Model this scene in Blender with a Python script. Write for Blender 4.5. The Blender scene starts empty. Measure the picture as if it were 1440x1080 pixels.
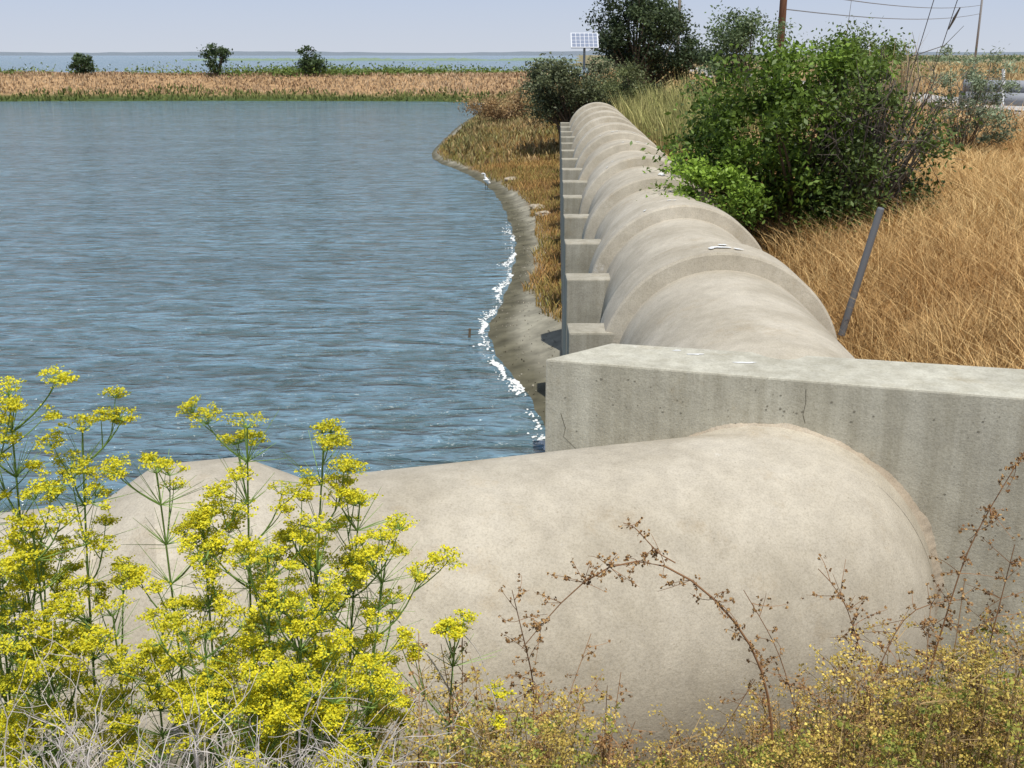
import bpy, math, random
import numpy as np
from mathutils import Vector, noise as mnoise
rng=np.random.default_rng(7); random.seed(7)
SC=bpy.context.scene
# ------------------------------------------------------------ mesh builder
class MB:
    def __init__(s): s.V=[];s.C=[];s.F=[];s.n=0
    def add(s,v,faces,col,mat=0):
        v=np.asarray(v,float).reshape(-1,3); m=len(v)
        c=np.asarray(col,float)
        if c.ndim==1: c=np.tile(c,(m,1))
        s.V.append(v); s.C.append(c)
        if not isinstance(faces,list): faces=[faces]
        for f in faces:
            f=np.atleast_2d(np.asarray(f,int))
            s.F.append((f+s.n,mat))
        s.n+=m
    def obj(s,name,mats,smooth=False):
        V=np.concatenate(s.V);C=np.concatenate(s.C)
        li=[];ls=[];mi=[];st=0
        for f,m in s.F:
            k=f.shape[1];li.append(f.ravel())
            ls.append(st+np.arange(len(f))*k);mi.append(np.full(len(f),m));st+=f.size
        li=np.concatenate(li);ls=np.concatenate(ls);mi=np.concatenate(mi)
        me=bpy.data.meshes.new(name)
        me.vertices.add(len(V));me.vertices.foreach_set('co',V.astype(np.float32).ravel())
        me.loops.add(len(li));me.loops.foreach_set('vertex_index',li.astype(np.int32))
        me.polygons.add(len(ls));me.polygons.foreach_set('loop_start',ls.astype(np.int32))
        me.update(calc_edges=True)
        me.polygons.foreach_set('material_index',mi.astype(np.int32))
        me.polygons.foreach_set('use_smooth',np.full(len(ls),smooth,dtype=bool))
        a=me.color_attributes.new('Col','FLOAT_COLOR','POINT')
        rgba=np.concatenate([np.clip(C,0,.95),np.ones((len(C),1))],1)
        a.data.foreach_set('color',rgba.astype(np.float32).ravel())
        for m in mats: me.materials.append(m)
        me.validate()
        o=bpy.data.objects.new(name,me);SC.collection.objects.link(o);return o
def tube(mb,pts,rad,col,sides=5,mat=0,cap=False):
    P=np.asarray(pts,float);n=len(P)
    R=np.full(n,rad) if np.isscalar(rad) else np.asarray(rad,float)
    T=np.gradient(P,axis=0);T/=np.linalg.norm(T,axis=1)[:,None]+1e-9
    ref=np.array([0,0,1.]) if abs(T[:,2]).mean()<.8 else np.array([1.,0,0])
    A=np.cross(T,ref);A/=np.linalg.norm(A,axis=1)[:,None]+1e-9
    B=np.cross(A,T)
    a=np.arange(sides)*2*np.pi/sides
    V=P[:,None]+R[:,None,None]*(np.cos(a)[None,:,None]*A[:,None]+np.sin(a)[None,:,None]*B[:,None])
    i=np.arange(n-1)[:,None];j=np.arange(sides)[None]
    j2=(j+1)%sides
    F=np.stack([i*sides+j,i*sides+j2,(i+1)*sides+j2,(i+1)*sides+j],-1).reshape(-1,4)
    fs=[F]
    if cap:
        fs.append(np.arange(sides)[None][:,::-1]);fs.append(((n-1)*sides+np.arange(sides))[None])
    mb.add(V.reshape(-1,3),fs,col,mat)
def blades(mb,base,h,w,lean,col,mat=0,dark=.7):
    N=len(base);a=rng.uniform(0,np.pi,N)
    s=np.stack([np.cos(a),np.sin(a),np.zeros(N)],1)
    up=np.array([0,0,1.])[None]
    L=np.concatenate([lean,np.zeros((N,1))],1)
    mid=base+up*(h*.6)[:,None]+L*.4
    tip=base+up*h[:,None]+L
    V=np.stack([base-s*w[:,None]/2,base+s*w[:,None]/2,mid-s*w[:,None]*.38,mid+s*w[:,None]*.38,tip],1)
    i=np.arange(N)[:,None]*5
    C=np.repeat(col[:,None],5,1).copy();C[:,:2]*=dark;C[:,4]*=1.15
    mb.add(V.reshape(-1,3),[i+np.array([[0,1,3,2]]),i+np.array([[2,3,4]])],C.reshape(-1,3),mat)
def quads(mb,cen,size,col,mat=0,up=0.,asp=.55):
    N=len(cen);nrm=rng.normal(size=(N,3));nrm[:,2]+=up*np.sign(rng.uniform(-.2,1,N))
    nrm/=np.linalg.norm(nrm,axis=1)[:,None]
    t=np.cross(nrm,rng.normal(size=(N,3)));t/=np.linalg.norm(t,axis=1)[:,None]+1e-9
    b=np.cross(nrm,t);sz=np.asarray(size).reshape(-1,1)*np.ones((N,1))
    V=np.stack([cen-t*sz*.5,cen+b*sz*.5*asp,cen+t*sz*.5,cen-b*sz*.5*asp],1)
    i=np.arange(N)[:,None]*4
    mb.add(V.reshape(-1,3),i+np.array([[0,1,2,3]]),np.repeat(col,4,0),mat)
def mixc(a,b,t): 
    t=np.asarray(t)[:,None];return np.array(a)[None]*(1-t)+np.array(b)[None]*t
# ------------------------------------------------------------ materials
def newmat(name):
    m=bpy.data.materials.new(name);m.use_nodes=True;nt=m.node_tree
    return m,nt,nt.nodes['Principled BSDF']
def N(nt,t,**k):
    n=nt.nodes.new(t)
    for a,b in k.items(): setattr(n,a,b)
    return n
def attr_mat(name,rough=.8,transl=0.,nscale=0,namp=.3,spec=.3):
    m,nt,b=newmat(name);L=nt.links
    at=N(nt,'ShaderNodeAttribute',attribute_name='Col');col=at.outputs['Color']
    if nscale:
        tc=N(nt,'ShaderNodeTexCoord');no=N(nt,'ShaderNodeTexNoise');no.inputs['Scale'].default_value=nscale;no.inputs['Detail'].default_value=8
        L.new(tc.outputs['Object'],no.inputs['Vector'])
        mr=N(nt,'ShaderNodeMapRange');mr.inputs['From Min'].default_value=.3;mr.inputs['From Max'].default_value=.7
        mr.inputs['To Min'].default_value=1-namp;mr.inputs['To Max'].default_value=1+namp
        L.new(no.outputs['Fac'],mr.inputs['Value'])
        mx=N(nt,'ShaderNodeVectorMath',operation='SCALE');L.new(col,mx.inputs[0]);L.new(mr.outputs[0],mx.inputs['Scale']);col=mx.outputs[0]
        bp=N(nt,'ShaderNodeBump');bp.inputs['Strength'].default_value=.6;bp.inputs['Distance'].default_value=.05
        L.new(no.outputs['Fac'],bp.inputs['Height']);L.new(bp.outputs[0],b.inputs['Normal'])
    L.new(col,b.inputs['Base Color']);b.inputs['Roughness'].default_value=rough;b.inputs['Specular IOR Level'].default_value=spec
    if transl:
        tr=N(nt,'ShaderNodeBsdfTranslucent');L.new(col,tr.inputs['Color'])
        ms=N(nt,'ShaderNodeMixShader');ms.inputs[0].default_value=transl
        out=nt.nodes['Material Output'];L.new(b.outputs[0],ms.inputs[1]);L.new(tr.outputs[0],ms.inputs[2]);L.new(ms.outputs[0],out.inputs['Surface'])
    return m
M_LEAF=attr_mat('leaf',.5,.3);M_GRASS=attr_mat('dry_grass',.8,0,spec=.15);M_BARK=attr_mat('bark',.9,spec=.1)
M_GROUND=attr_mat('soil',.95,0,2.5,.35,.1);M_PLAIN=attr_mat('painted',.6)
M_FLOWER=attr_mat('flower',.7,.3)
M_FOAM=attr_mat('foam_froth',.8)
def concrete(name,c1,c2,stain=.5,vert=False):
    m,nt,b=newmat(name);L=nt.links
    tc=N(nt,'ShaderNodeTexCoord');O=tc.outputs['Object']
    def noise(sc,det=6,rough=.6,vec=O):
        n=N(nt,'ShaderNodeTexNoise');n.inputs['Scale'].default_value=sc;n.inputs['Detail'].default_value=det;n.inputs['Roughness'].default_value=rough;L.new(vec,n.inputs['Vector']);return n.outputs['Fac']
    def ramp(f,p0,p1,a,bb):
        r=N(nt,'ShaderNodeValToRGB');e=r.color_ramp.elements;e[0].position=p0;e[1].position=p1;e[0].color=(*a,1);e[1].color=(*bb,1);L.new(f,r.inputs[0]);return r.outputs[0]
    def mul(a,bb,f=1.):
        x=N(nt,'ShaderNodeMix',data_type='RGBA',blend_type='MULTIPLY');x.inputs[0].default_value=f;L.new(a,x.inputs[6]);L.new(bb,x.inputs[7]);return x.outputs[2]
    base=ramp(noise(1.3,8,.65),.32,.68,c1,c2)
    base=mul(base,ramp(noise(9,6,.7),.3,.62,(.86,.85,.84),(1.06,1.05,1.03)),.8)
    base=mul(base,ramp(noise(90,3,.7),.32,.55,(.74,.73,.71),(1.04,1.04,1.04)),.7)
    mp=N(nt,'ShaderNodeMapping');mp.inputs['Scale'].default_value=(5,5,.35) if vert else (1,1,.6);L.new(O,mp.inputs['Vector'])
    base=mul(base,ramp(noise(1.6,7,.7,mp.outputs[0]),.38,.6,(.70,.67,.60),(1.04,1.03,1.0)),stain)
    # rust-brown dribbles and blotches
    base=mul(base,ramp(noise(2.3,9,.75),.56,.70,(1,1,1),(.84,.74,.60)),stain)
    vo=N(nt,'ShaderNodeTexVoronoi');vo.inputs['Scale'].default_value=17;L.new(O,vo.inputs['Vector'])
    pit=ramp(vo.outputs['Distance'],.03,.10,(.5,.47,.43),(1,1,1))
    base=mul(base,pit,.55)
    sc=N(nt,'ShaderNodeMix',data_type='RGBA');f=ramp(noise(3.7,9,.75),.64,.70,(0,0,0),(.6,.6,.6));L.new(f,sc.inputs[0]);L.new(base,sc.inputs[6]);sc.inputs[7].default_value=(.66,.62,.54,1)
    L.new(sc.outputs[2],b.inputs['Base Color']);b.inputs['Roughness'].default_value=.9;b.inputs['Specular IOR Level'].default_value=.2
    bp=N(nt,'ShaderNodeBump');bp.inputs['Strength'].default_value=.5;bp.inputs['Distance'].default_value=.006;L.new(noise(60,5,.7),bp.inputs['Height'])
    bp2=N(nt,'ShaderNodeBump');bp2.inputs['Strength'].default_value=.4;bp2.inputs['Distance'].default_value=.015;L.new(noise(5,5,.6),bp2.inputs['Height']);L.new(bp.outputs[0],bp2.inputs['Normal'])
    L.new(bp2.outputs[0],b.inputs['Normal']);return m
M_PIPE=concrete('pipe_concrete',(.42,.375,.295),(.54,.49,.40),.5)
M_WALL=concrete('wall_concrete',(.44,.42,.345),(.56,.54,.45),.6,True)
M_MORT=concrete('mortar',(.36,.29,.21),(.50,.44,.35),.3)
M_SAD=concrete('saddle_concrete',(.32,.30,.24),(.44,.41,.34),.6,True)
# ------------------------------------------------------------ terrain
SH0=[(.62,11.2),(.41,13.4),(.02,15.36),(-.42,17.2),(-.42,18.6),(-.15,21.),(.03,24),(.09,27.5),(-.1,31),(-.33,34.2),(-.75,38.9),(-1.8,44),(-3.1,48),(-3.85,52),(-3.85,57.7),(-3.7,65),(-3.6,72),(-2.8,88),(-1.9,100)]
def chaikin(P,n):
    P=np.array(P,float)
    for _ in range(n):
        Q=np.empty((2*(len(P)-1),2));Q[0::2]=P[:-1]*.75+P[1:]*.25;Q[1::2]=P[:-1]*.25+P[1:]*.75
        P=np.vstack([P[:1],Q,P[-1:]])
    return P
SHORE=chaikin(SH0,2)
SHA=np.vstack([SHORE,np.array([(-2.5,110),(-8,113.5),(-30,115),(-55,113),(-90,110),(-260,100),(-260,123),(-90,129),(-40,133),(3,134),(12,170),(40,600),(300,5000),(6000,5000),(6000,-900),(-900,-900),(-900,-60),(-40,-4),(-12,2.6),(-4,4.4),(-1.5,5.2),(0,6.3),(.45,7.5),(.7,10)],float)])
def sdf(x,y):
    sh=np.shape(x);x=np.ravel(x).astype(float);y=np.ravel(y).astype(float)
    d=np.full(x.shape,1e18);ins=np.zeros(x.shape,bool)
    for i in range(len(SHA)):
        ax,ay=SHA[i];bx,by=SHA[(i+1)%len(SHA)]
        ex,ey=bx-ax,by-ay;t=np.clip(((x-ax)*ex+(y-ay)*ey)/(ex*ex+ey*ey),0,1)
        d=np.minimum(d,(x-ax-t*ex)**2+(y-ay-t*ey)**2)
        c=((ay>y)!=(by>y))&(x<(bx-ax)*(y-ay)/((by-ay) if by!=ay else 1e-9)+ax);ins^=c
    d=np.sqrt(d);return np.where(ins,d,-d).reshape(sh)
def wob(x,y,s,k=0):
    return (np.sin(x*s*1.7+k)+np.sin(y*s*1.3+x*s*.6+k*2.1)+np.sin((x+y)*s*2.9+k*.7)*.5+np.sin((x*1.9-y)*s*3.7+k)*.4)/2.9
def sm(a,b,t): t=np.clip((t-a)/(b-a),0,1);return t*t*(3-2*t)
def xp(y): return 1.40+.04*y
def mudw(y): return np.interp(y,[13,17,19,21,27,34,45],[1.5,1.25,.8,.42,.5,.7,.35])
def hfun(x,y):
    x=np.asarray(x,float);y=np.asarray(y,float)
    s=sdf(x,y)+.07*wob(x,y,1.9)*np.clip(np.abs(y)/20,0,1)
    shore=np.interp(s,[-30,-1,0,.5,1.2,2.1,3.2,5,12],[-3,-.4,0,.09,.32,.6,1.75,3.0,3.0])
    shore=np.where(y>45,np.interp(s,[-30,-1,0,.5,2,5,7,10],[-3,-.4,0,.15,.5,1.1,2.4,3.0]),shore)
    dx=x-xp(y)
    bank=np.interp(dx,[-3,-1,-.3,1.0,2.5,5,9,60],[.3,.55,.7,1.75,2.15,2.7,2.8,2.7])+.08*wob(x,y,.8,1)+.04*wob(x,y,3,2)
    far=sm(44,54,y)
    bank=bank*(1-far)+far*np.interp(dx,[-6,-2,2,6],[.5,1.0,2.2,2.8])
    lev=np.interp(np.abs(s),[0,1.2,5.5,9],[0,.35,2.4,2.4])+.12*wob(x,y,.25)
    isl=(y>104)&(x<6)&(y<140)
    back=np.minimum(bank,shore);back=np.where(isl&(s>0),lev,back)
    front=np.minimum(np.interp(y+.12*x,[-5,.7,2,3.4,4.6,20],[2.95,2.85,2.3,1.45,1.0,.8]),np.interp(s,[-30,-1,0,1,2,3,4],[-3,-.5,0,.55,1.1,2.,3.2]))+.03*wob(x,y,3,5)
    w=.296*x+.955*y-6.123
    k=sm(.12,.36,w);h=front*(1-k)+back*k
    h=np.where((y>300),2.2+0*h,h)
    h=np.where((s<0)&(y>300),-2,h)
    return h
def axis(*segs):
    out=[]
    for a,b,st in segs: out+=list(np.arange(a,b,st))
    out.append(segs[-1][1]);return np.array(out)
gx=axis((-6000,-1000,1000),(-1000,-120,80),(-120,-20,3),(-20,-6,.6),(-6,11,.14),(11,30,.6),(30,120,4),(120,1000,60),(1000,6000,1000))
gy=axis((-800,-20,60),(-20,-2,1.5),(-2,9,.14),(9,48,.22),(48,104,.8),(104,140,.6),(140,400,8),(400,5200,300))
X,Y=np.meshgrid(gx,gy);Z=hfun(X,Y);S=sdf(X,Y)
nz=wob(X,Y,.9,3)*.5+.5;nz2=wob(X,Y,4,1)*.5+.5
c=np.zeros(X.shape+(3,))
mud=np.array([.27,.25,.19]);wet=np.array([.11,.10,.065]);veg=np.array([.20,.12,.05]);dry=np.array([.36,.22,.09])
c[:]=dry
lo=(X-xp(Y)<-.2)
c=np.where(lo[...,None],veg*(.7+.6*nz[...,None]),c)
k=sm(0,.3,S+.25*(nz-.5)-mudw(Y))[...,None];mudc=mud*(.85+.3*nz2[...,None])
c=np.where((Y<104)[...,None],mudc*(1-k)+c*k,c)
k=(1-sm(.04,.12,Z))[...,None];c=c*(1-k)+wet*k
fl=((Y>104)&(X<8)&(Y<140))
gz=(sm(.3,.9,Z+.3*(nz-.5)))[...,None]
c=np.where(fl[...,None],np.array([.06,.085,.025])*(1-gz)+np.array([.36,.23,.12])*(.8+.4*nz2[...,None])*gz,c)
c=np.where((Y>140)[...,None],np.array([.26,.22,.12]),c)
fr=(.296*X+.955*Y-6.123<.2)&(Y>-5)&(Y<8);c=np.where(fr[...,None],np.array([.14,.105,.06]),c)
ny,nx=X.shape
I=np.arange(ny-1)[:,None]*nx+np.arange(nx-1)[None]
F=np.stack([I,I+1,I+nx+1,I+nx],-1).reshape(-1,4)
mb=MB();mb.add(np.stack([X,Y,Z],-1).reshape(-1,3),F,c.reshape(-1,3));mb.obj('ground',[M_GROUND],True)
# ------------------------------------------------------------ water
m,nt,b=newmat('water');L=nt.links
tc=N(nt,'ShaderNodeTexCoord')
def wn(scale,rot,sx,sy,det,dist=0.):
    mp=N(nt,'ShaderNodeMapping');mp.inputs['Scale'].default_value=(sx,sy,1);mp.inputs['Rotation'].default_value=(0,0,rot);L.new(tc.outputs['Object'],mp.inputs['Vector'])
    n=N(nt,'ShaderNodeTexNoise');n.inputs['Scale'].default_value=scale;n.inputs['Detail'].default_value=det;n.inputs['Distortion'].default_value=dist;L.new(mp.outputs[0],n.inputs['Vector']);return n.outputs['Fac']
def bump(h,d,st,prev=None):
    bp=N(nt,'ShaderNodeBump');bp.inputs['Distance'].default_value=d;bp.inputs['Strength'].default_value=st;L.new(h,bp.inputs['Height'])
    if prev: L.new(prev,bp.inputs['Normal'])
    return bp.outputs[0]
n1=wn(1.0,.14,1.0,2.7,3,.7);n2=wn(1.0,-.22,2.8,6.4,4,.5);n3=wn(1,.1,.10,.3,3)
nn=bump(n1,.38,1.);nn=bump(n2,.13,1.,nn)
L.new(nn,b.inputs['Normal'])
r=N(nt,'ShaderNodeValToRGB');e=r.color_ramp.elements;e[0].position=.39;e[1].position=.595;e[0].color=(.07,.115,.12,1);e[1].color=(.155,.255,.315,1)  # ripple shading put into the base colour: darker troughs, lighter crests
mxn=N(nt,'ShaderNodeMath',operation='MULTIPLY_ADD');L.new(n2,mxn.inputs[0]);mxn.inputs[1].default_value=.42
m2=N(nt,'ShaderNodeMath',operation='MULTIPLY');L.new(n1,m2.inputs[0]);m2.inputs[1].default_value=.58;L.new(m2.outputs[0],mxn.inputs[2])
L.new(mxn.outputs[0],r.inputs[0])
r3=N(nt,'ShaderNodeValToRGB');e=r3.color_ramp.elements;e[0].position=.35;e[1].position=.65;e[0].color=(.88,.88,.88,1);e[1].color=(1.1,1.1,1.1,1);L.new(n3,r3.inputs[0])
mm_=N(nt,'ShaderNodeMix',data_type='RGBA',blend_type='MULTIPLY');mm_.inputs[0].default_value=1;L.new(r.outputs[0],mm_.inputs[6]);L.new(r3.outputs[0],mm_.inputs[7])
L.new(mm_.outputs[2],b.inputs['Base Color'])
b.inputs['Roughness'].default_value=.12;b.inputs['IOR'].default_value=1.33
M_WATER=m
mb=MB();gx2=[-6000,-600,-60,20,600,6000];gy2=[-900,-60,0,60,130,600,6000]
X2,Y2=np.meshgrid(gx2,gy2);ny,nx=X2.shape;I=np.arange(ny-1)[:,None]*nx+np.arange(nx-1)[None]
mb.add(np.stack([X2,Y2,0*X2],-1).reshape(-1,3),np.stack([I,I+1,I+nx+1,I+nx],-1).reshape(-1,4),(.1,.2,.3));mb.obj('water',[M_WATER])
# foam at the water's edge
mb=MB()
P=SHORE;d=np.r_[0,np.cumsum(np.linalg.norm(np.diff(P,axis=0),axis=1))]
nf=3400;s=rng.uniform(0,20,nf)**1.0
dens=np.clip(.45+.6*np.sin(s*1.9)+.5*np.sin(s*5.3+1),.08,1)*np.interp(s,[0,9,14,20],[1,1,.6,.1]);kp=rng.uniform(0,1,nf)<dens;s=s[kp]
px_=np.interp(s,d,P[:,0]);py_=np.interp(s,d,P[:,1]);off=np.abs(rng.normal(0,.08,len(s)))*(.5+.7*(np.sin(s*1.3)**2))
for x_,y_,o,ss in zip(px_,py_,off,s):
    r0=rng.uniform(.007,.024)*(2.2 if rng.random()<.05 else 1);k=7;a=np.arange(k)*2*np.pi/k
    rr=r0*rng.uniform(.5,1.25,k);q=np.array([x_-o-.02+.05*math.sin(ss*2.3)+.03*math.sin(ss*7),y_])
    V=np.stack([q[0]+rr*np.cos(a),q[1]+rr*1.9*np.sin(a),np.full(k,.006)],1)
    V=np.vstack([V,[q[0],q[1],.006+r0*.5]])
    mb.add(V,np.stack([np.arange(k),(np.arange(k)+1)%k,np.full(k,k)],1),(.72,.73,.70))
mb.obj('foam',[M_FOAM],True)
# ------------------------------------------------------------ pipes
def lathe(mb,o,d,prof,seg=96,col=(.5,.5,.5),amp=0.004):
    o=np.array(o,float);d=np.array(d,float);d/=np.linalg.norm(d)
    A=np.cross(d,[0,0,1.]);A/=np.linalg.norm(A);B=np.cross(A,d)
    a=np.arange(seg)*2*np.pi/seg;P=[]
    for s,r in prof:
        rr=r+amp*np.sin(a*3+s*2.1)*np.sin(s*5.+a)
        P.append(o+d*s+rr[:,None]*(np.cos(a)[:,None]*A+np.sin(a)[:,None]*B))
    P=np.array(P);n=len(prof);i=np.arange(n-1)[:,None];j=np.arange(seg)[None];j2=(j+1)%seg
    F=np.stack([i*seg+j,i*seg+j2,(i+1)*seg+j2,(i+1)*seg+j],-1).reshape(-1,4)
    mb.add(P.reshape(-1,3),F,col)
ZA=1.90;RB=.89;RC=1.03
def smooth_by_angle(o):
    me=o.data;me.polygons.foreach_set('use_smooth',np.full(len(me.polygons),True))
    try: me.set_sharp_from_angle(angle=math.radians(28))
    except Exception: pass
mb=MB()
dl=np.array([.04,1,0]);dn=np.linalg.norm(dl)
prof=[(6.05,RB-.3),(6.12,RB-.14),(6.3,RB-.04),(6.6,RB-.01),(7.2,RB)]
y0=9.0
while y0<40:
    prof+=[(y0-.02,RB),(y0-.015,RB-.008),(y0,RB+.0),(y0+.03,RC-.02),(y0+.05,RC),(y0+.62,RC),(y0+.66,RC-.03),(y0+.70,RB),(y0+1.9,RB)]
    y0+=2.95
prof+=[(41.0,RB)]
lathe(mb,(1.40,0,ZA),dl,[(s*dn,r) for s,r in prof],amp=.006)
q=np.linspace(0,1.35,12);seg=64;a=np.arange(seg)*2*np.pi/seg;P=[];Rb=1.6
for t in q:
    cy=41+Rb*math.sin(t);cz=ZA-Rb*(1-math.cos(t));cx=1.40+.04*cy
    T=np.array([.04,math.cos(t),-math.sin(t)]);A=np.array([1,-.04,0.]);Bv=np.cross(A,T);Bv/=np.linalg.norm(Bv)
    P.append(np.array([cx,cy,cz])+(RB)*(np.cos(a)[:,None]*A+np.sin(a)[:,None]*Bv))
P=np.array(P);i=np.arange(len(q)-1)[:,None];j=np.arange(seg)[None];j2=(j+1)%seg
mb.add(P.reshape(-1,3),np.stack([i*seg+j,i*seg+j2,(i+1)*seg+j2,(i+1)*seg+j],-1).reshape(-1,4),(.5,.5,.5))
o=mb.obj('concrete_pipeline',[M_PIPE]);smooth_by_angle(o)
# near pipe with a round elbow into the wall
C0=np.array([1.42,5.70,1.52]);RF=.95
mb=MB()
da=np.array([-.956,-.292,-.004])
lathe(mb,C0,da,[(0,RF),(.8,RF),(1.6,RF),(2.50,RF),(2.80,RF+.15),(3.22,RF+.15),(3.48,RF),(5,RF),(7,RF),(9,RF)],128)
u_,v_=np.meshgrid(np.linspace(0,2*np.pi,97)[:-1],np.linspace(0.001,np.pi-.001,49))
P=C0+(RF-.001)*np.stack([np.sin(v_)*np.cos(u_),np.sin(v_)*np.sin(u_),np.cos(v_)],-1)
i=np.arange(48)[:,None];j=np.arange(96)[None];j2=(j+1)%96
mb.add(P.reshape(-1,3),np.stack([i*96+j,(i+1)*96+j,(i+1)*96+j2,i*96+j2],-1).reshape(-1,4),(.5,.5,.5))
lathe(mb,C0,(.296,.955,0),[(0,RF-.002),(.1,RF-.002),(.2,RF-.002),(.4,RF-.002)],128)
o=mb.obj('concrete_pipe',[M_PIPE]);smooth_by_angle(o)
mb=MB() # moulding seam low on the pipe's side
th=math.radians(-24);un=np.array([.292,-.956,0.]);off_=un*math.cos(th)*(RF+.0)+np.array([0,0,1.])*math.sin(th)*(RF+.0)
tube(mb,[C0+da*s+off_+rng.normal(size=3)*.001 for s in np.linspace(.1,2.4,30)],.0055,(.16,.14,.11),5)
sm_=mb.obj('seam',[M_PLAIN]);sm_.parent=o
mb=MB()  # thin crumbling mortar fillet where the pipe enters the wall
wc=C0+np.array([.296,.955,0])*.262;A=np.array([.955,-.296,0]);Bv=np.array([0,0,1.]);nn_=np.array([-.296,-.955,0])
seg=900;aa=np.arange(seg)*2*np.pi/seg
Pv=[]
for t in aa:
    rd=A*math.cos(t)+Bv*math.sin(t);v=Vector((math.cos(t)*5,math.sin(t)*5,0))
    f1=mnoise.noise(v)+.5*mnoise.noise(v*3.3)+.3*mnoise.noise(v*8)
    f2=mnoise.noise(v*1.7+Vector((9,0,0)))+.4*mnoise.noise(v*6)
    low=max(0,math.cos(t-.1))**3*.035
    wo=max(.003,.012+low+.02*f1);wi=max(.003,.012+low*1.2+.012*f2)
    Pv+=[wc+rd*(RF+wo)+nn_*.001,wc+rd*(RF+wo*.55)+nn_*(wi*.42+.002*f2),wc+rd*(RF+.008)+nn_*(wi*.8),wc+rd*(RF-.004)+nn_*(wi*1.5)]
k=4;i=np.arange(seg)[:,None];j=np.arange(k-1)[None]
mb.add(np.array(Pv),np.stack([i*k+j,i*k+(j+1),((i+1)%seg)*k+(j+1),((i+1)%seg)*k+j],-1).reshape(-1,4),(.5,.5,.5))
mo=mb.obj('mortar_joint',[M_MORT],True)
# ------------------------------------------------------------ wall
def prism(name,plan,z0,z1,mat,bev=.015,sub=0):
    import bmesh
    bm=bmesh.new();vb=[bm.verts.new((x,y,z0)) for x,y in plan];vt=[bm.verts.new((x,y,z1)) for x,y in plan];n=len(plan)
    bm.faces.new(vt);bm.faces.new(vb[::-1])
    for i in range(n): bm.faces.new((vb[i],vb[(i+1)%n],vt[(i+1)%n],vt[i]))
    bmesh.ops.recalc_face_normals(bm,faces=bm.faces)
    bmesh.ops.bevel(bm,geom=[e for e in bm.edges],offset=bev,segments=2,affect='EDGES',profile=.6)
    me=bpy.data.meshes.new(name);bm.to_mesh(me);bm.free();me.materials.append(mat)
    o=bpy.data.objects.new(name,me);SC.collection.objects.link(o);return o
wl=prism('concrete_wall',[(.2,6.35),(8.8,3.685),(9.2,4.55),(.63,6.74)],-.6,2.75,M_WALL,.012)
mb=MB();dw=np.array([.955,-.296,0]);p=np.array([.2,6.35,0])+nn_*.0015
for cr in ([(.10,2.42),(.13,2.33),(.12,2.27),(.20,2.20),(.24,2.13),(.31,2.08),(.35,2.02)],[(1.52,2.70),(1.525,2.62),(1.515,2.55),(1.53,2.50)]):
  for (a0,z0),(a1,z1) in zip(cr[:-1],cr[1:]):
    q0=p+dw*a0+np.array([0,0,z0]);q1=p+dw*a1+np.array([0,0,z1])
    mb.add([q0+dw*-.0016,q0+dw*.0016,q1+dw*.0014,q1-dw*.0014],[[0,1,2,3]],(.12,.11,.08))
for _ in range(150):
    a0=rng.uniform(.1,4.2);z0=rng.uniform(1.6,2.7) if rng.random()<.6 else rng.normal(2.55,.06);rr0=rng.uniform(.002,.006)
    if z0>2.72: continue
    kk=6;an=np.arange(kk)*2*np.pi/kk;rv=rr0*rng.uniform(.5,1.3,kk)
    mb.add(np.array([p+dw*(a0+r_*math.cos(t_)*1.5)+np.array([0,0,z0+r_*math.sin(t_)]) for r_,t_ in zip(rv,an)]),[list(range(kk))],(.22,.20,.15))
ck=mb.obj('cracks_and_pits',[M_PLAIN]);ck.parent=wl
y=9.05
while y<41:
    cx=xp(y);prism('pipe_saddle',[(cx-1.28,y),(cx+.75,y),(cx+.75,y+.36),(cx-1.28,y+.36)],-.3,2.24,M_SAD,.018)
    y+=2.3
def splat(mb,pts_fn,n=14):
    k=n;a=np.arange(k)*2*np.pi/k;rr=rng.uniform(.5,1.2,k)
    V=[pts_fn(0,0)]+[pts_fn(r*math.cos(t),r*math.sin(t)) for r,t in zip(rr,a)]
    mb.add(np.array(V),np.array([[0,1+i,1+(i+1)%k] for i in range(k)]),(.72,.71,.67))
mb=MB()
for (x,y,sx,sy) in [(1.12,6.46,.055,.02),(1.38,6.27,.08,.02),(1.02,6.55,.03,.012)]:
    splat(mb,lambda a,b:(x+a*sx,y+b*sy,2.7525))
def onp(y,th,r,sy,st):
    return lambda a,b:(xp(y+b*sy)+(r)*math.sin(th+a*st),y+b*sy,ZA+(r)*math.cos(th+a*st))
splat(mb,onp(15.2,.03,RC+.008,.22,.045));splat(mb,onp(9.25,-.02,RC+.009,.05,.1))
for i in range(22):
    yy=9.0+2.95*rng.integers(0,6)+rng.uniform(.1,.58);splat(mb,onp(yy,rng.uniform(-.6,.6),RC+.009,rng.uniform(.015,.05),rng.uniform(.015,.05)))
mb.obj('bird_droppings',[M_PLAIN])
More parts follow.
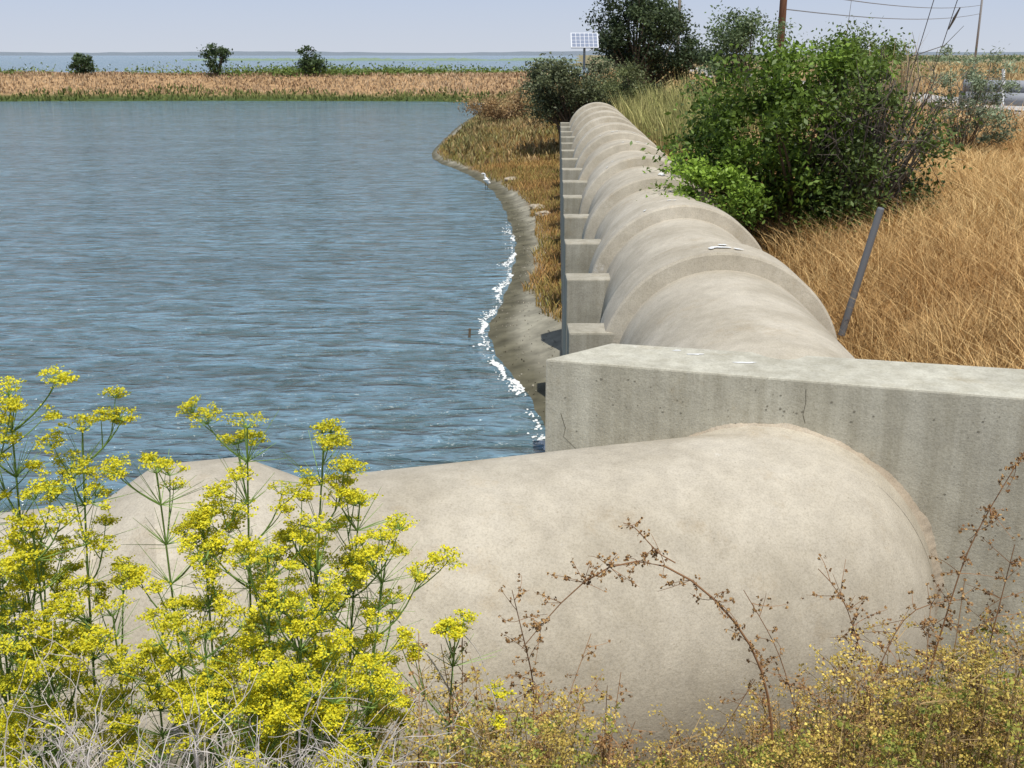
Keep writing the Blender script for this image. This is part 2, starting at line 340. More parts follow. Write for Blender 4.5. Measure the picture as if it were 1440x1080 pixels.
# ------------------------------------------------------------ grasses
def scatter(n,x0,x1,y0,y1,cond=None,bias=1.):
    y=y0+(y1-y0)*rng.uniform(0,1,n)**bias;x=rng.uniform(0,1,n)*(x1-x0)+x0
    if cond is not None:
        k=cond(x,y);x=x[k];y=y[k]
    return x,y
def onroad(x,y): return np.abs(x-np.interp(y,[10,28,45,80,130],[17,16,15.5,17,21]))<2.6
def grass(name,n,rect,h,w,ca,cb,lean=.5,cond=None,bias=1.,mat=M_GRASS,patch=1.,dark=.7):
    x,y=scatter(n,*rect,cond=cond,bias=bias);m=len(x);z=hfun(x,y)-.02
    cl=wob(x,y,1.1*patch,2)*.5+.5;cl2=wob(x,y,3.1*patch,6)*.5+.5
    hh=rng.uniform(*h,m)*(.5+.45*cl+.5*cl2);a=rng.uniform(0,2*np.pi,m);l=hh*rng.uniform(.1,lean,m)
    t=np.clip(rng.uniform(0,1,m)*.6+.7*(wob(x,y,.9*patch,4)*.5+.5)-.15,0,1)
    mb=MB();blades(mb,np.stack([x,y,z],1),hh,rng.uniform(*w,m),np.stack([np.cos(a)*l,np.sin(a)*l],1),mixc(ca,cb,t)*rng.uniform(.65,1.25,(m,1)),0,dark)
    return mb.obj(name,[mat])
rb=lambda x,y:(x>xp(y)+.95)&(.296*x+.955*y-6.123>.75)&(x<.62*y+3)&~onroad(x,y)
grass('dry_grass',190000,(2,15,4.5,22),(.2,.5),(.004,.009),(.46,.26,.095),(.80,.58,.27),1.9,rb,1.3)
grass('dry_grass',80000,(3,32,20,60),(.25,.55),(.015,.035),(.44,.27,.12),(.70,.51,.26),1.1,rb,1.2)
grass('tall_green_grass',6000,(3.9,6.3,27,43),(.8,1.5),(.02,.04),(.22,.24,.07),(.55,.47,.20),.5)
lb=lambda x,y:(sdf(x,y)>mudw(y)+.15*wob(x,y,1.5))&(x<xp(y)-.7)&(y>15.5)
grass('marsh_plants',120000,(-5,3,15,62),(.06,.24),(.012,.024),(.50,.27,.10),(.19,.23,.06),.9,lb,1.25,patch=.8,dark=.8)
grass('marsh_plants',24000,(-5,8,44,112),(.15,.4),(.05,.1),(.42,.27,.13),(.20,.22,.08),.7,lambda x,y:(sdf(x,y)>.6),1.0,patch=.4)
def levc(x,y): s=sdf(x,y);return (s>1.2)&(hfun(x,y)>.6)&(y>105)
grass('levee_grass',56000,(-95,9,106,126),(.15,.42),(.06,.16),(.36,.23,.13),(.60,.44,.27),.9,levc,.8,patch=.13,dark=.85)
grass('levee_edge_plants',24000,(-95,3,106,120),(.2,.5),(.1,.2),(.08,.12,.025),(.22,.23,.07),.6,lambda x,y:(hfun(x,y)<.95+.6*wob(x,y,.3))&(sdf(x,y)>.1)&(y>106),1,patch=.2)
grass('field_grass',34000,(8,130,60,200),(.3,.7),(.1,.2),(.42,.30,.14),(.56,.44,.23),.6,lambda x,y:(x>.02*y+4)&~onroad(x,y),1,patch=.1)
# ------------------------------------------------------------ shrubs and trees
def shrub(name,base,cen,rad,nclump,nleaf,size,ca,cb,bark=(.12,.09,.06),spread=.22,top=.35,trunk=.05,asp=.5,bare=0,seed=1,bcol=(.13,.11,.09)):
    global rng
    rng=np.random.default_rng(seed);mb=MB();base=np.array(base,float);cen=np.array(cen,float);rad=np.array(rad,float)
    d=rng.normal(size=(nclump,3));d/=np.linalg.norm(d,axis=1)[:,None];rr=rng.uniform(.15,1,nclump)**.45
    rr*=1+.18*np.sin(d[:,0]*5+seed)*np.cos(d[:,2]*4+seed*2)
    cc=cen+d*rr[:,None]*rad;cc=cc[cc[:,2]>base[2]+.05]
    tone=rng.uniform(.55,1.35,len(cc));per=max(1,nleaf//len(cc))
    wgt=rng.uniform(.4,1.6,len(cc))
    for q,t,w in zip(cc,tone,wgt):
        m=max(2,int(per*w));sp=spread*rad.mean()*rng.uniform(.5,1.15)
        p=q+rng.normal(size=(m,3))*sp*np.array([1,1,.75])
        p=p[p[:,2]>base[2]-.05];m=len(p)
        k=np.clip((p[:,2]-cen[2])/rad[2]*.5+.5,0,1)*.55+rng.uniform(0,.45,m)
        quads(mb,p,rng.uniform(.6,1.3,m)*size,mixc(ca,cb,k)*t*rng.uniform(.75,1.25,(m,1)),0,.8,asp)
        if rng.random()<.6:
            mid=base+(q-base)*.5+rng.normal(size=3)*.12*rad.mean();mid[2]+=.1*rad[2]
            b0=base+np.r_[rng.normal(size=2)*.12*rad[0],-.1]
            tt=np.linspace(0,1,6)[:,None];path=(1-tt)**2*b0+2*tt*(1-tt)*mid+tt**2*q
            tube(mb,path,np.linspace(trunk,trunk*.15,6),np.array(bark)*rng.uniform(.7,1.3),5,1)
    for _ in range(bare):
        d=rng.normal(size=3);d/=np.linalg.norm(d);d[2]=abs(d[2])*.8+.1
        b0=base+np.r_[rng.normal(size=2)*.15*rad[0],0]
        e=np.array([cen[0],cen[1],cen[2]])+d*rad*rng.uniform(.8,1.15);tt=np.linspace(0,1,7)[:,None]
        mid=(b0+e)/2+rng.normal(size=3)*.15;path=(1-tt)**2*b0+2*tt*(1-tt)*mid+tt**2*e+rng.normal(size=(7,3))*.02
        tube(mb,path,np.linspace(trunk*.5,.006,7),bcol,4,1)
        for __ in range(5):
            i=rng.integers(3,7);ee=path[i]+rng.normal(size=3)*.28;tube(mb,[path[i],(path[i]+ee)/2+rng.normal(size=3)*.04,ee],[.007,.005,.003],bcol,3,1)
    return mb.obj(name,[M_LEAF,M_BARK])
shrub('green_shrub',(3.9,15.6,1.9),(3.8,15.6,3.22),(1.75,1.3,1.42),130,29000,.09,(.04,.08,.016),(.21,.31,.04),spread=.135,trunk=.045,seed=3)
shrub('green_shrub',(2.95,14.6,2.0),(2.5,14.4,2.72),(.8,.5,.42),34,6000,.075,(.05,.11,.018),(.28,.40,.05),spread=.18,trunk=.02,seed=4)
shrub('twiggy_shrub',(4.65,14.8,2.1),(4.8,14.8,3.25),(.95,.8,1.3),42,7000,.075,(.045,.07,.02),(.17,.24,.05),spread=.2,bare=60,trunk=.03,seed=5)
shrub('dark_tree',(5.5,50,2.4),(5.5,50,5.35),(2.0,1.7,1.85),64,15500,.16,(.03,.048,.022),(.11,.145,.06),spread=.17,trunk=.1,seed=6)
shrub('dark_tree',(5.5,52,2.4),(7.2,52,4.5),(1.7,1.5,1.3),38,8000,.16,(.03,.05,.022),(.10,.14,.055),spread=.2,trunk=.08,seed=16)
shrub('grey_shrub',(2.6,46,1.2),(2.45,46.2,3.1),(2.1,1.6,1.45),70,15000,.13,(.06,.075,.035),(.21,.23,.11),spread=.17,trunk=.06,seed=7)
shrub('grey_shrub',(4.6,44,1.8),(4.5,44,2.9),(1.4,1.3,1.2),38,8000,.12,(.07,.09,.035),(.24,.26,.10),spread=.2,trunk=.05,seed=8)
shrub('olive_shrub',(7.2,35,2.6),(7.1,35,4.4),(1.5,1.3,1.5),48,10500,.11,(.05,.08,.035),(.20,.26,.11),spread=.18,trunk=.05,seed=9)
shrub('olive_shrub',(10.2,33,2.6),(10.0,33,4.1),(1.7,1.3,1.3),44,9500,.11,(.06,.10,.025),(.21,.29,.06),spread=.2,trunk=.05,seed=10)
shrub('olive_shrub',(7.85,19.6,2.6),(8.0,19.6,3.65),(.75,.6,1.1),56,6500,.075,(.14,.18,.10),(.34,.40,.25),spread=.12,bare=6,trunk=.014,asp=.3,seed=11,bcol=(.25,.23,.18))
shrub('brown_shrub',(-.6,66,.9),(-.6,66,1.6),(2.2,1.5,.7),34,4000,.14,(.22,.13,.06),(.48,.33,.15),spread=.2,trunk=.03,seed=31)
shrub('brown_shrub',(1.9,58,1.2),(1.9,58,2.0),(1.2,1.2,.7),22,2500,.13,(.20,.14,.06),(.42,.33,.14),spread=.2,trunk=.03,seed=32)
for x,w,hh,sd in [(-45.5,1.2,2.3,21),(-31.2,1.4,3.1,22),(-21.3,1.4,2.7,23)]:
    shrub('levee_tree',(x,121,2.3),(x,121,2.3+hh*.6),(w,w,hh*.5),26,2200,.28,(.035,.055,.022),(.12,.17,.06),spread=.22,trunk=.12,seed=sd)
rng=np.random.default_rng(99)
mb=MB()
for i in range(210):
    x=rng.uniform(-92,6);x=x if rng.random()<.5 else rng.normal(-14,10)
    if x>6: continue
    m=60;s_=rng.uniform(.3,.9);p=np.array([x,rng.uniform(120,124),2.4+s_*.5])+rng.normal(size=(m,3))*np.array([s_*1.5,s_,s_*.45])
    quads(mb,p,rng.uniform(.2,.4,m),mixc((.09,.14,.03),(.26,.34,.08),rng.uniform(0,1,m)),0,.8)
mb.obj('levee_bushes',[M_LEAF])
mb=MB()
for i in range(220):
    y=rng.uniform(90,700);x=rng.uniform(.06*y,.6*y)+4
    m=50;s_=rng.uniform(.3,1.0)*(1+y/400);p=np.array([x,y,2.2+s_*.4])+rng.normal(size=(m,3))*np.array([s_*2,s_,s_*.3])
    quads(mb,p,rng.uniform(.3,.6,m)*(1+y/300),mixc((.09,.13,.06),(.22,.27,.13),rng.uniform(0,1,m)),0,.8)
mb.obj('distant_bushes',[M_LEAF])
grass('dry_reeds',420,(7.5,10.5,27,31),(1.0,2.0),(.02,.035),(.35,.26,.15),(.55,.43,.26),.4)
# rocks
import bmesh
def rock(name,x,y,r):
    bm=bmesh.new();bmesh.ops.create_icosphere(bm,subdivisions=3,radius=1)
    for v in bm.verts:
        d=1+.35*mnoise.noise(v.co*1.3+Vector((x,y,0)));v.co=Vector((v.co.x*r*1.5*d,v.co.y*r*d,v.co.z*r*.55*d))
    me=bpy.data.meshes.new(name);bm.to_mesh(me);bm.free();me.materials.append(M_MORT);o=bpy.data.objects.new(name,me);SC.collection.objects.link(o)
    o.location=(x,y,float(hfun(x,y))+r*.1);o.rotation_euler[2]=x*7
for x,y,r in [(.0,39.5,.2),(.75,32,.2),(.9,30.5,.16)]: rock('shore_rock',x,y,r)
mb=MB();t=rng.uniform(0,24,900);ox=rng.uniform(.02,1.1,900)
dd=np.r_[0,np.cumsum(np.linalg.norm(np.diff(SHORE,axis=0),axis=1))]
xx=np.interp(t,dd,SHORE[:,0])+ox;yy=np.interp(t,dd,SHORE[:,1])
quads(mb,np.stack([xx,yy,hfun(xx,yy)+.012],1),rng.uniform(.02,.05,900),mixc((.12,.11,.08),(.40,.36,.28),rng.uniform(0,1,900)),0,1.5,.6)
mb.obj('shore_debris',[M_BARK])
# ------------------------------------------------------------ road, poles, wires
mb=MB();yy=np.arange(12,300,1.5);cx=np.interp(yy,[10,28,45,80,130,300],[17,16,15.5,17,21,50])
V=[]
for x,y in zip(cx,yy):
    for k in np.linspace(-2.5,2.5,7): V.append((x+k,y,float(hfun(x+k,y))+.05))
n=len(yy);i=np.arange(n-1)[:,None]*7+np.arange(6)[None]
mb.add(np.array(V),np.stack([i,i+1,i+8,i+7],-1).reshape(-1,4),(.42,.40,.37));mb.obj('gravel_road',[M_GROUND],True)
def pole(name,x,y,z0,z1,r,col,arm=True,rt=.75):
    mb=MB();tube(mb,[(x,y,z0),(x+.02,y,(z0+z1)/2),(x,y,z1)],[r,r*.87,r*rt],col,12,0,True)
    if arm:
        tube(mb,[(x-1.2,y,z1-.5),(x,y,z1-.5),(x+1.2,y,z1-.5)],.06,col,6,0,True)
        for k in(-1.1,-.4,.5,1.1): tube(mb,[(x+k,y,z1-.45),(x+k,y,z1-.25)],.04,(.3,.3,.3),6,0,True)
    return mb.obj(name,[M_BARK],True)
pole('utility_pole',10.5,45,2.4,12,.16,(.20,.10,.06))
pole('utility_pole',17.3,120,2.4,16,.2,(.25,.23,.2))
pole('utility_pole',46.5,115,2.4,15,.12,(.35,.34,.33))
mb=MB()
tube(mb,[(8.45,25,2.7),(8.52,23.2,6),(8.6,20,12)],.009,(.15,.15,.15),5)
tube(mb,[(8.9,25,2.7),(9.0,23.2,6),(8.9,20,12)],.009,(.15,.15,.15),5)
tube(mb,[(8.97,23.7,5.0),(8.983,23.5,5.2),(9.0,23.3,5.4)],[.015,.03,.015],(.15,.15,.15),6)
mb.obj('guy_wires',[M_PLAIN])
mb=MB();tt=np.linspace(0,1,14)
for dz,dx in((11.7,1.1),(11.7,-1.1)): tube(mb,[(8.6+(10.5+dx-8.6)*t,20+25*t,12+(dz-12)*t-1.2*t*(1-t)) for t in tt],.012,(.1,.1,.1),4)
for z0,z1 in ((6.9,9.2),(6.2,8.4)): tube(mb,[(10.5+36*t,45+70*t,z0+(z1-z0)*t-.9*4*t*(1-t)*.5) for t in tt],.022,(.2,.2,.2),4)
mb.obj('power_line',[M_PLAIN])
mb=MB();px,py,pz=2.95,46.8,5.05
tube(mb,[(px,py,1.5),(px,py,5.0)],.05,(.4,.4,.4),8,0,True)
def box(mb,c,sx,sy,sz,R,col,mat=0):
    V=np.array([(a,b,d) for a in(-1,1) for b in(-1,1) for d in(-1,1)],float)*np.array([sx,sy,sz])/2
    V=V@np.array(R).T+np.array(c);mb.add(V,np.array([[0,1,3,2],[4,6,7,5],[0,4,5,1],[2,3,7,6],[0,2,6,4],[1,5,7,3]]),col,mat)
t=math.radians(38);R=np.array([[1,0,0],[0,math.cos(t),-math.sin(t)],[0,math.sin(t),math.cos(t)]])
box(mb,(px,py,pz),1.12,.95,.04,R,(.6,.61,.63))
for i in range(6):
    for j in range(4):
        l=np.array([(-2.5+i)*.175,(-1.5+j)*.22,.024]);box(mb,np.array([px,py,pz])+R@l,.15,.185,.006,R,(.20,.23,.30))
mb.obj('solar_panel',[M_PLAIN])
mb=MB();p0=np.array([3.43,11.1,1.7]);p1=np.array([3.70,11.05,3.03]);tube(mb,[p0,(p0*.5+p1*.5),p1-(p1-p0)*.01,p1],[.036,.036,.036,.03],(.17,.175,.18),14,0,True)
mb.obj('leaning_metal_post',[M_PLAIN],False)
mb=MB();tube(mb,[(14.35,33,2.5),(14.2,33,4.1)],.05,(.75,.75,.73),8,0,True);mb.obj('white_marker_post',[M_PLAIN])
mb=MB()
for k,(dy,dz) in enumerate([(0,.2),(.45,.2),(.22,.55)]): tube(mb,[(13.6,34+dy,3.05+dz),(19,33+dy,2.95+dz)],.19,(.30,.31,.33),16,0,True)
mb.obj('stacked_grey_pipes',[M_PLAIN],True)
mb=MB();tube(mb,[(-.72,17.7,-.3),(-.7,17.7,.15)],[.025,.02],(.16,.12,.08),7,0,True);mb.obj('wooden_stake',[M_BARK])
# egret
bx,by=-.9,38.6
vs=[(0,0,.22),(.0,0,.30),(.02,0,.36),(-.05,0,.40),(-.03,0,.50),(-.08,0,.53),(-.17,0,.52),(.16,0,.20)]
me=bpy.data.meshes.new('egret');me.from_pydata([(a+bx,b_+by,c_+.02) for a,b_,c_ in vs],[(0,1),(1,2),(2,3),(3,4),(4,5),(5,6),(0,7)],[])
o=bpy.data.objects.new('white_egret',me);SC.collection.objects.link(o);md=o.modifiers.new('s','SKIN');md2=o.modifiers.new('ss','SUBSURF');md2.levels=md2.render_levels=1
for i,rr in enumerate([.10,.09,.045,.032,.028,.036,.010,.03]): me.skin_vertices[0].data[i].radius=(rr,rr)
me.skin_vertices[0].data[0].use_root=True
mm,nt2,b2=newmat('feather');b2.inputs['Base Color'].default_value=(.8,.8,.78,1);nn2=nt2.nodes.new('ShaderNodeTexNoise');nn2.inputs['Scale'].default_value=30;bb=nt2.nodes.new('ShaderNodeBump');bb.inputs['Strength'].default_value=.2;nt2.links.new(nn2.outputs['Fac'],bb.inputs['Height']);nt2.links.new(bb.outputs[0],b2.inputs['Normal']);me.materials.append(mm)
mb=MB();
for k in(-.03,.04): tube(mb,[(bx+k,by,-.1),(bx+k+.01,by,.12),(bx+k,by,.24)],.008,(.03,.03,.02),5)
lo_=mb.obj('legs',[M_PLAIN]);lo_.parent=o
# far hills, distance haze painted in as a pale blue-grey colour
mb=MB();xs=np.linspace(-5500,3000,260);V=[]
for x in xs:
    hgt=17+8*mnoise.noise(Vector((x*.0012,0,0)))+3*mnoise.noise(Vector((x*.01,5,0)));V+=[(x,5600,-3),(x,5600,hgt),(x,6400,-3)]
i=np.arange(len(xs)-1)[:,None]*3
mb.add(np.array(V),[np.concatenate([i+np.array([[0,3,4,1]]),i+np.array([[1,4,5,2]])])],(.38,.41,.44));mb.obj('far_hills',[M_GROUND])
mb=MB();xs=np.linspace(-260,60,150);V=[]
for x in xs:
    hgt=.9+1.3*mnoise.noise(Vector((x*.03,0,0)))+.9*mnoise.noise(Vector((x*.2,5,0)));V+=[(x,900,-2),(x,905,hgt+.6),(x,930,-2)]
i=np.arange(len(xs)-1)[:,None]*3
mb.add(np.array(V),[np.concatenate([i+np.array([[0,3,4,1]]),i+np.array([[1,4,5,2]])])],(.20,.26,.18));mb.obj('distant_levee',[M_GROUND])
# ------------------------------------------------------------ foreground plants
rng=np.random.default_rng(5)
GS=np.array([.19,.29,.07])
def bez(a,m,b,n=7):
    t=np.linspace(0,1,n)[:,None];return (1-t)**2*a+2*t*(1-t)*m+t*t*b
def umbel(mb,P,d,r,yel=1.):
    d=d/np.linalg.norm(d);nr=int(rng.integers(13,21))
    A=np.cross(d,[1,.3,0.]);A/=np.linalg.norm(A);B=np.cross(d,A)
    a=rng.uniform(0,2*np.pi,nr);q=np.sqrt(rng.uniform(.02,1,nr))*r
    E=P+A*(q*np.cos(a))[:,None]+B*(q*np.sin(a))[:,None]+d*(r*.7+.006*rng.normal(size=nr)-q*.2)[:,None]
    for e in E: tube(mb,[P,(P+e)/2+d*-.004,e],[.0012,.0009,.0007],GS*1.5,3)
    k=19;c=np.repeat(E,k,0)+rng.normal(size=(nr*k,3))*np.array([.008,.008,.0028])
    t=rng.uniform(0,1,nr*k);col=mixc((.50,.52,.04),(.93,.80,.03),t)*yel
    quads(mb,c,rng.uniform(.0045,.0098,nr*k),col,1,1.4,.9)
def fennel(x,y,ztop,lean,nb,um=.054,thick=.006):
    mb=MB();z0=float(hfun(x,y));b=np.array([x-lean*.6,y,z0]);t=np.array([x,y+rng.normal()*.05,ztop]);m=(b+t)/2+np.array([-lean*.35,0,.1])
    st=bez(b,m,t,14);tube(mb,st,np.linspace(thick,.0025,14),GS,6)
    yl=rng.uniform(.85,1.08)
    umbel(mb,st[-1],np.array([lean*.3,0,1.]),um,yl)
    for i in range(nb):
        f=.42+.56*(i+.5)/nb;p=st[int(f*13)]+(st[min(13,int(f*13)+1)]-st[int(f*13)])*((f*13)%1)
        az=i*2.4+rng.uniform(-.5,.5);L_=rng.uniform(.12,.30)*(1.35-f*.55)
        out=np.array([math.cos(az),math.sin(az)*.7,0])
        e=p+out*L_*.62+np.array([0,0,L_*.95]);e[2]=min(e[2],ztop+.03);mid=p+out*L_*.42+np.array([0,0,L_*.3])
        br=bez(p,mid,e,6);tube(mb,br,np.linspace(.0036,.0015,6),GS*1.15,5)
        umbel(mb,e,out*.3+np.array([0,0,1.]),um*rng.uniform(.65,1.1),yl)
        for s_ in range(rng.integers(1,4)):
            q=br[rng.integers(2,5)];o2=rng.normal(size=3)*.5+out*.4;o2[2]=abs(o2[2])+.9;o2/=np.linalg.norm(o2)
            e2=q+o2*rng.uniform(.07,.16);tube(mb,bez(q,(q+e2)/2+np.array([o2[0],o2[1],0])*.02,e2,4),np.linspace(.0022,.0012,4),GS*1.2,4)
            umbel(mb,e2,o2,um*rng.uniform(.45,.85),yl)
        for s_ in range(16):
            o2=rng.normal(size=3);o2/=np.linalg.norm(o2);o2[2]=abs(o2[2]);e2=p+o2*rng.uniform(.04,.18)
            tube(mb,[p,(p+e2)/2,e2],[.0015,.0011,.0006],GS*rng.uniform(.9,1.9),3)
    return mb.obj('fennel_plant',[M_LEAF,M_FLOWER])
FN=[(-1.42,3.0,3.58,.1,9),(-1.26,3.05,3.44,.14,9),(-1.50,2.9,3.44,.05,9),(-1.34,2.8,3.22,.0,9),
    (-.77,3.05,3.46,.1,8),(-.55,3.0,3.39,.15,7),(-1.08,3.1,3.28,-.05,8),(-.46,3.1,3.20,.15,8),(-.38,2.9,3.04,.16,8),
    (-.92,2.95,3.17,0,9),(-.70,2.85,3.12,.05,9),(-.6,2.8,2.98,.1,9),(-.85,2.75,2.95,.05,9),(-1.0,2.7,2.85,0,8),(-.72,2.65,2.75,.05,8),
    (-.5,2.75,2.78,.1,8),(-1.3,2.65,2.82,0,8),(-.62,3.2,3.0,.1,8),(-.6,2.7,2.68,.05,8),(-1.15,2.85,2.95,0,8),(-1.42,2.8,2.98,0,8),(-.42,2.85,2.7,.08,7),(-1.5,2.75,3.1,0,8)]
for a_ in FN: fennel(*a_)
fennel(-.17,3.0,2.83,.08,3,.035,.004)
def dry_mass(name,n,x0,x1,y0,y1,top,ca,cb,sz,ncl,spr=.012):
    mb=MB()
    for _ in range(n):
        x=rng.uniform(x0,x1);y=rng.uniform(y0,y1);z0=float(hfun(x,y));zt=top(x*3/y)*1.-(y-3)*.55+rng.normal()*.05
        if zt<z0+.1: zt=z0+.15
        b=np.array([x,y,max(z0,zt-1.1)]);t=np.array([x+rng.normal()*.12,y+rng.normal()*.06,zt])
        st=bez(b,(b+t)/2+rng.normal(size=3)*.05,t,7);cs=np.array([.26,.18,.08])*rng.uniform(.6,1.6)
        tube(mb,st,np.linspace(.003,.0012,7),cs,4)
        cen=[];tn=rng.uniform(.6,1.2)
        for i in range(ncl):
            p=st[rng.integers(2,7)];o2=rng.normal(size=3);o2[2]=abs(o2[2])*.9;e=p+o2/np.linalg.norm(o2)*rng.uniform(.03,.15)
            if e[2]>zt+.04: e[2]=zt+.04
            tube(mb,[p,(p+e)/2,e],[.0012,.001,.0007],cs,3);cen.append(e)
        cen=np.array(cen);k=20;c=np.repeat(cen,k,0)+rng.normal(size=(len(cen)*k,3))*spr*np.array([1,1,.6])
        quads(mb,c,rng.uniform(.5,1.2,len(c))*sz,mixc(ca,cb,rng.uniform(0,1,len(c)))*tn,1,.8,.8)
    return mb.obj(name,[M_BARK,M_FLOWER])
top=lambda x:np.interp(x,[-.5,-.25,0,.2,.35,.55,.75,.95,1.1,1.3,1.6],[2.42,2.46,2.55,2.48,2.32,2.30,2.34,2.44,2.62,2.62,2.74])
dry_mass('dry_weeds',140,-.45,1.75,2.6,3.4,top,(.52,.36,.08),(.90,.70,.17),.010,24)
dry_mass('dry_weeds',80,.45,1.8,2.7,3.6,lambda x:top(x)-.04,(.40,.24,.09),(.74,.50,.17),.010,18)
dry_mass('green_weeds',90,-.4,1.75,2.5,3.2,lambda x:top(x)-.10,(.20,.26,.05),(.55,.52,.10),.013,22)
def stalk(pts,seed_from,ntw,name='dry_stalk',r=.0045,col=(.26,.14,.07),tw=.12,seeds=5):
    mb=MB();P=np.array(pts,float)
    d=np.r_[0,np.cumsum(np.linalg.norm(np.diff(P,axis=0),axis=1))];s=np.linspace(0,d[-1],26)
    Q=np.stack([np.interp(s,d,P[:,i]) for i in range(3)],1)
    for _ in range(3): Q[1:-1]=(Q[:-2]+Q[1:-1]*2+Q[2:])/4
    tube(mb,Q,np.linspace(r,.0012,26),col,6)
    for i in range(ntw):
        j=int(rng.uniform(seed_from,1)*25);p=Q[j];o2=rng.normal(size=3)*np.array([1,.6,.8]);o2/=np.linalg.norm(o2)
        e=p+o2*rng.uniform(.03,tw);path=bez(p,(p+e)/2+rng.normal(size=3)*.01,e,5);tube(mb,path,np.linspace(.0014,.0007,5),col,3)
        for q in range(seeds):
            c0=path[rng.integers(1,5)]+rng.normal(size=3)*.006;k=5
            quads(mb,c0+rng.normal(size=(k,3))*.0025,rng.uniform(.006,.011,k),mixc((.22,.11,.05),(.46,.29,.12),rng.uniform(0,1,k)),0,0,.9)
    return mb.obj(name,[M_BARK])
stalk([(.86,3,1.3),(.84,3,2.32),(.786,3,2.70),(.648,3,2.90),(.49,3,3.04),(.361,3,3.09),(.235,3,3.02),(.12,3,2.88),(.03,3,2.75)],.5,55,r=.008)
stalk([(.49,3,3.04),(.44,3,3.07),(.36,3,3.16),(.33,3,3.17)],.3,8,r=.002,tw=.05)
stalk([(.06,3.05,2.0),(.07,3.05,2.6),(.0,3.0,2.95)],.5,24,tw=.09)
stalk([(1.3,3,1.6),(1.28,3,2.6),(1.36,3,3.1),(1.50,3,3.42)],.45,38,tw=.12)
stalk([(1.45,3,1.6),(1.46,3,2.7),(1.50,3,3.1)],.4,45,tw=.14)
stalk([(1.2,3,1.6),(1.12,3,2.6),(1.0,3,2.95),(.92,3,3.02)],.5,30,r=.003)
stalk([(1.05,3,1.7),(1.08,3,2.5),(1.2,3,2.9),(1.38,3,2.92)],.5,26,r=.003)
stalk([(1.0,3,1.7),(.9,3,2.5),(.82,3,2.75),(.7,3,2.95)],.5,26,r=.003)
for _ in range(30):
    x=rng.uniform(-.3,1.7);zt=top(x)+rng.uniform(.05,.36);stalk([(x+rng.normal()*.1,3,1.8),(x,2.95+rng.normal()*.1,(zt+1.9)/2),(x+rng.normal()*.15,3,zt)],.5,16,r=.0022,col=(.32,.19,.10),tw=.09,seeds=3)
mb=MB()
def twig(p,d,L_,r,dep):
    n=5;pts=[p]
    for i in range(n):
        d=d+rng.normal(size=3)*.22;d/=np.linalg.norm(d);pts.append(pts[-1]+d*L_/n)
    tube(mb,pts,np.linspace(r,r*.5,n+1),np.array([.52,.47,.42])*rng.uniform(.6,1.2),4)
    if dep>0:
        for _ in range(3):
            k=rng.integers(2,n+1);dd=d+rng.normal(size=3)*.7;dd/=np.linalg.norm(dd);twig(pts[k],dd,L_*.6,r*.6,dep-1)
for _ in range(95):
    x=rng.uniform(-1.35,-.35);y=rng.uniform(2.15,2.6);twig(np.array([x,y,2.42+(2.6-y)*.6]),np.array([rng.normal()*.8,rng.normal()*.3,.7]),rng.uniform(.18,.38),.0028,2)
mb.obj('bare_twigs',[M_BARK])
stalk([(.0,2.95,2.1),(-.1,2.95,2.45),(-.25,3,2.72),(-.45,3,2.98)],.95,2,name='pale_stalk',r=.004,col=(.5,.45,.38),seeds=0)
stalk([(.15,2.9,2.2),(-.03,2.95,2.5),(-.1,3,2.75),(-.2,3,2.85)],.95,2,name='pale_stalk',r=.004,col=(.5,.45,.38),seeds=0)
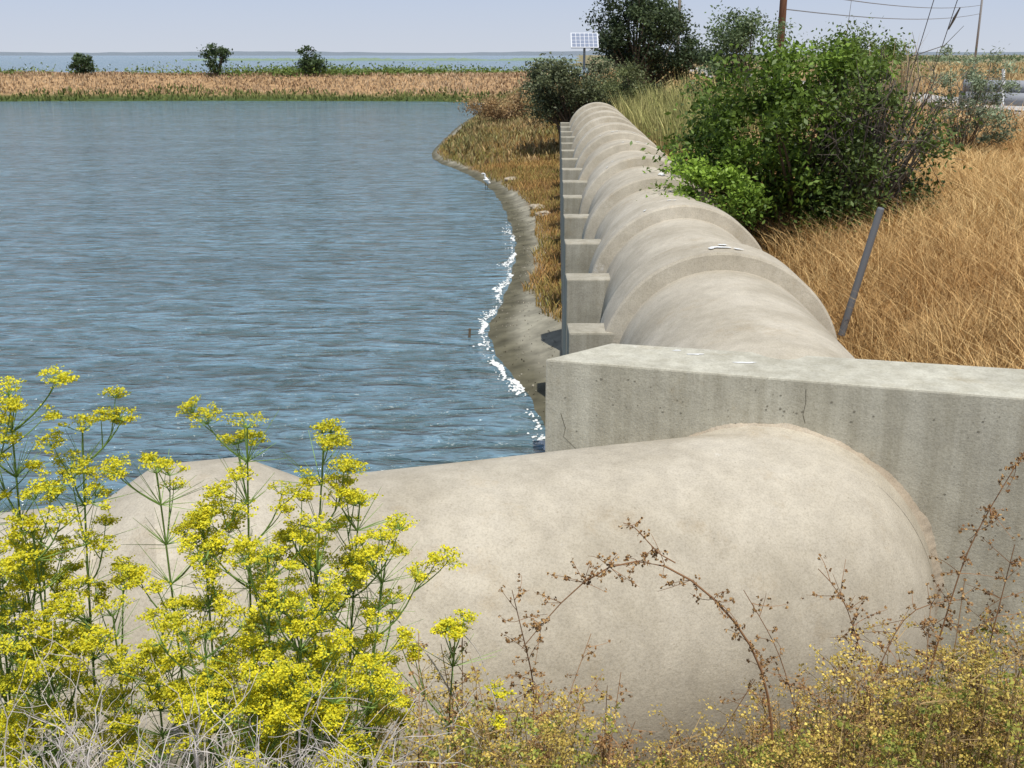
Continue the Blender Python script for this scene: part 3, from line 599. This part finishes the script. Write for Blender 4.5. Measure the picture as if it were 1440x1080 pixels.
# ------------------------------------------------------------ light, sky, camera
el=math.radians(67);az=math.radians(160)
STR=.11
w=bpy.data.worlds.new("World");SC.world=w;w.use_nodes=True;nt=w.node_tree;L=nt.links
sk=nt.nodes.new('ShaderNodeTexSky');sk.sky_type='NISHITA';sk.sun_disc=False;sk.sun_elevation=el;sk.sun_rotation=az
sk.air_density=1.0;sk.dust_density=.8;sk.ozone_density=1.5;sk.altitude=0
bg=nt.nodes['Background'];bg.inputs[1].default_value=STR
tc=nt.nodes.new('ShaderNodeTexCoord');sp=nt.nodes.new('ShaderNodeSeparateXYZ');L.new(tc.outputs['Generated'],sp.inputs[0])
rp=nt.nodes.new('ShaderNodeValToRGB');L.new(sp.outputs['Z'],rp.inputs[0]);e=rp.color_ramp.elements
e[0].position=0;e[0].color=(.62,.67,.765,1);e[1].position=.06;e[1].color=(.50,.59,.78,1);x=e.new(.35);x.color=(.38,.48,.68,1)
sc=nt.nodes.new('ShaderNodeVectorMath');sc.operation='SCALE';sc.inputs['Scale'].default_value=1/STR;L.new(rp.outputs[0],sc.inputs[0])
mr=nt.nodes.new('ShaderNodeMapRange');mr.inputs['From Min'].default_value=.0;mr.inputs['From Max'].default_value=.7;mr.inputs['To Min'].default_value=.93;mr.inputs['To Max'].default_value=.45;L.new(sp.outputs['Z'],mr.inputs['Value'])
mx=nt.nodes.new('ShaderNodeMix');mx.data_type='RGBA';L.new(mr.outputs[0],mx.inputs[0]);L.new(sk.outputs[0],mx.inputs[6]);L.new(sc.outputs[0],mx.inputs[7]);L.new(mx.outputs[2],bg.inputs[0])
sd=bpy.data.lights.new('sun','SUN');sd.energy=4.3;sd.angle=math.radians(.6);sd.color=(1,.97,.91)
so=bpy.data.objects.new('sun',sd);SC.collection.objects.link(so)
dirv=Vector((math.sin(az)*math.cos(el),math.cos(az)*math.cos(el),math.sin(el)))
so.rotation_euler=dirv.to_track_quat('Z','Y').to_euler()
cd=bpy.data.cameras.new('camera');cd.lens=38.6;cd.sensor_width=36;cd.clip_end=20000;cd.clip_start=.05
co=bpy.data.objects.new('camera',cd);SC.collection.objects.link(co);co.location=(0,0,4.5);co.rotation_euler=(math.radians(90-16.7),0,0)
SC.camera=co
SC.view_settings.view_transform='Standard';SC.view_settings.look='None';SC.view_settings.exposure=0
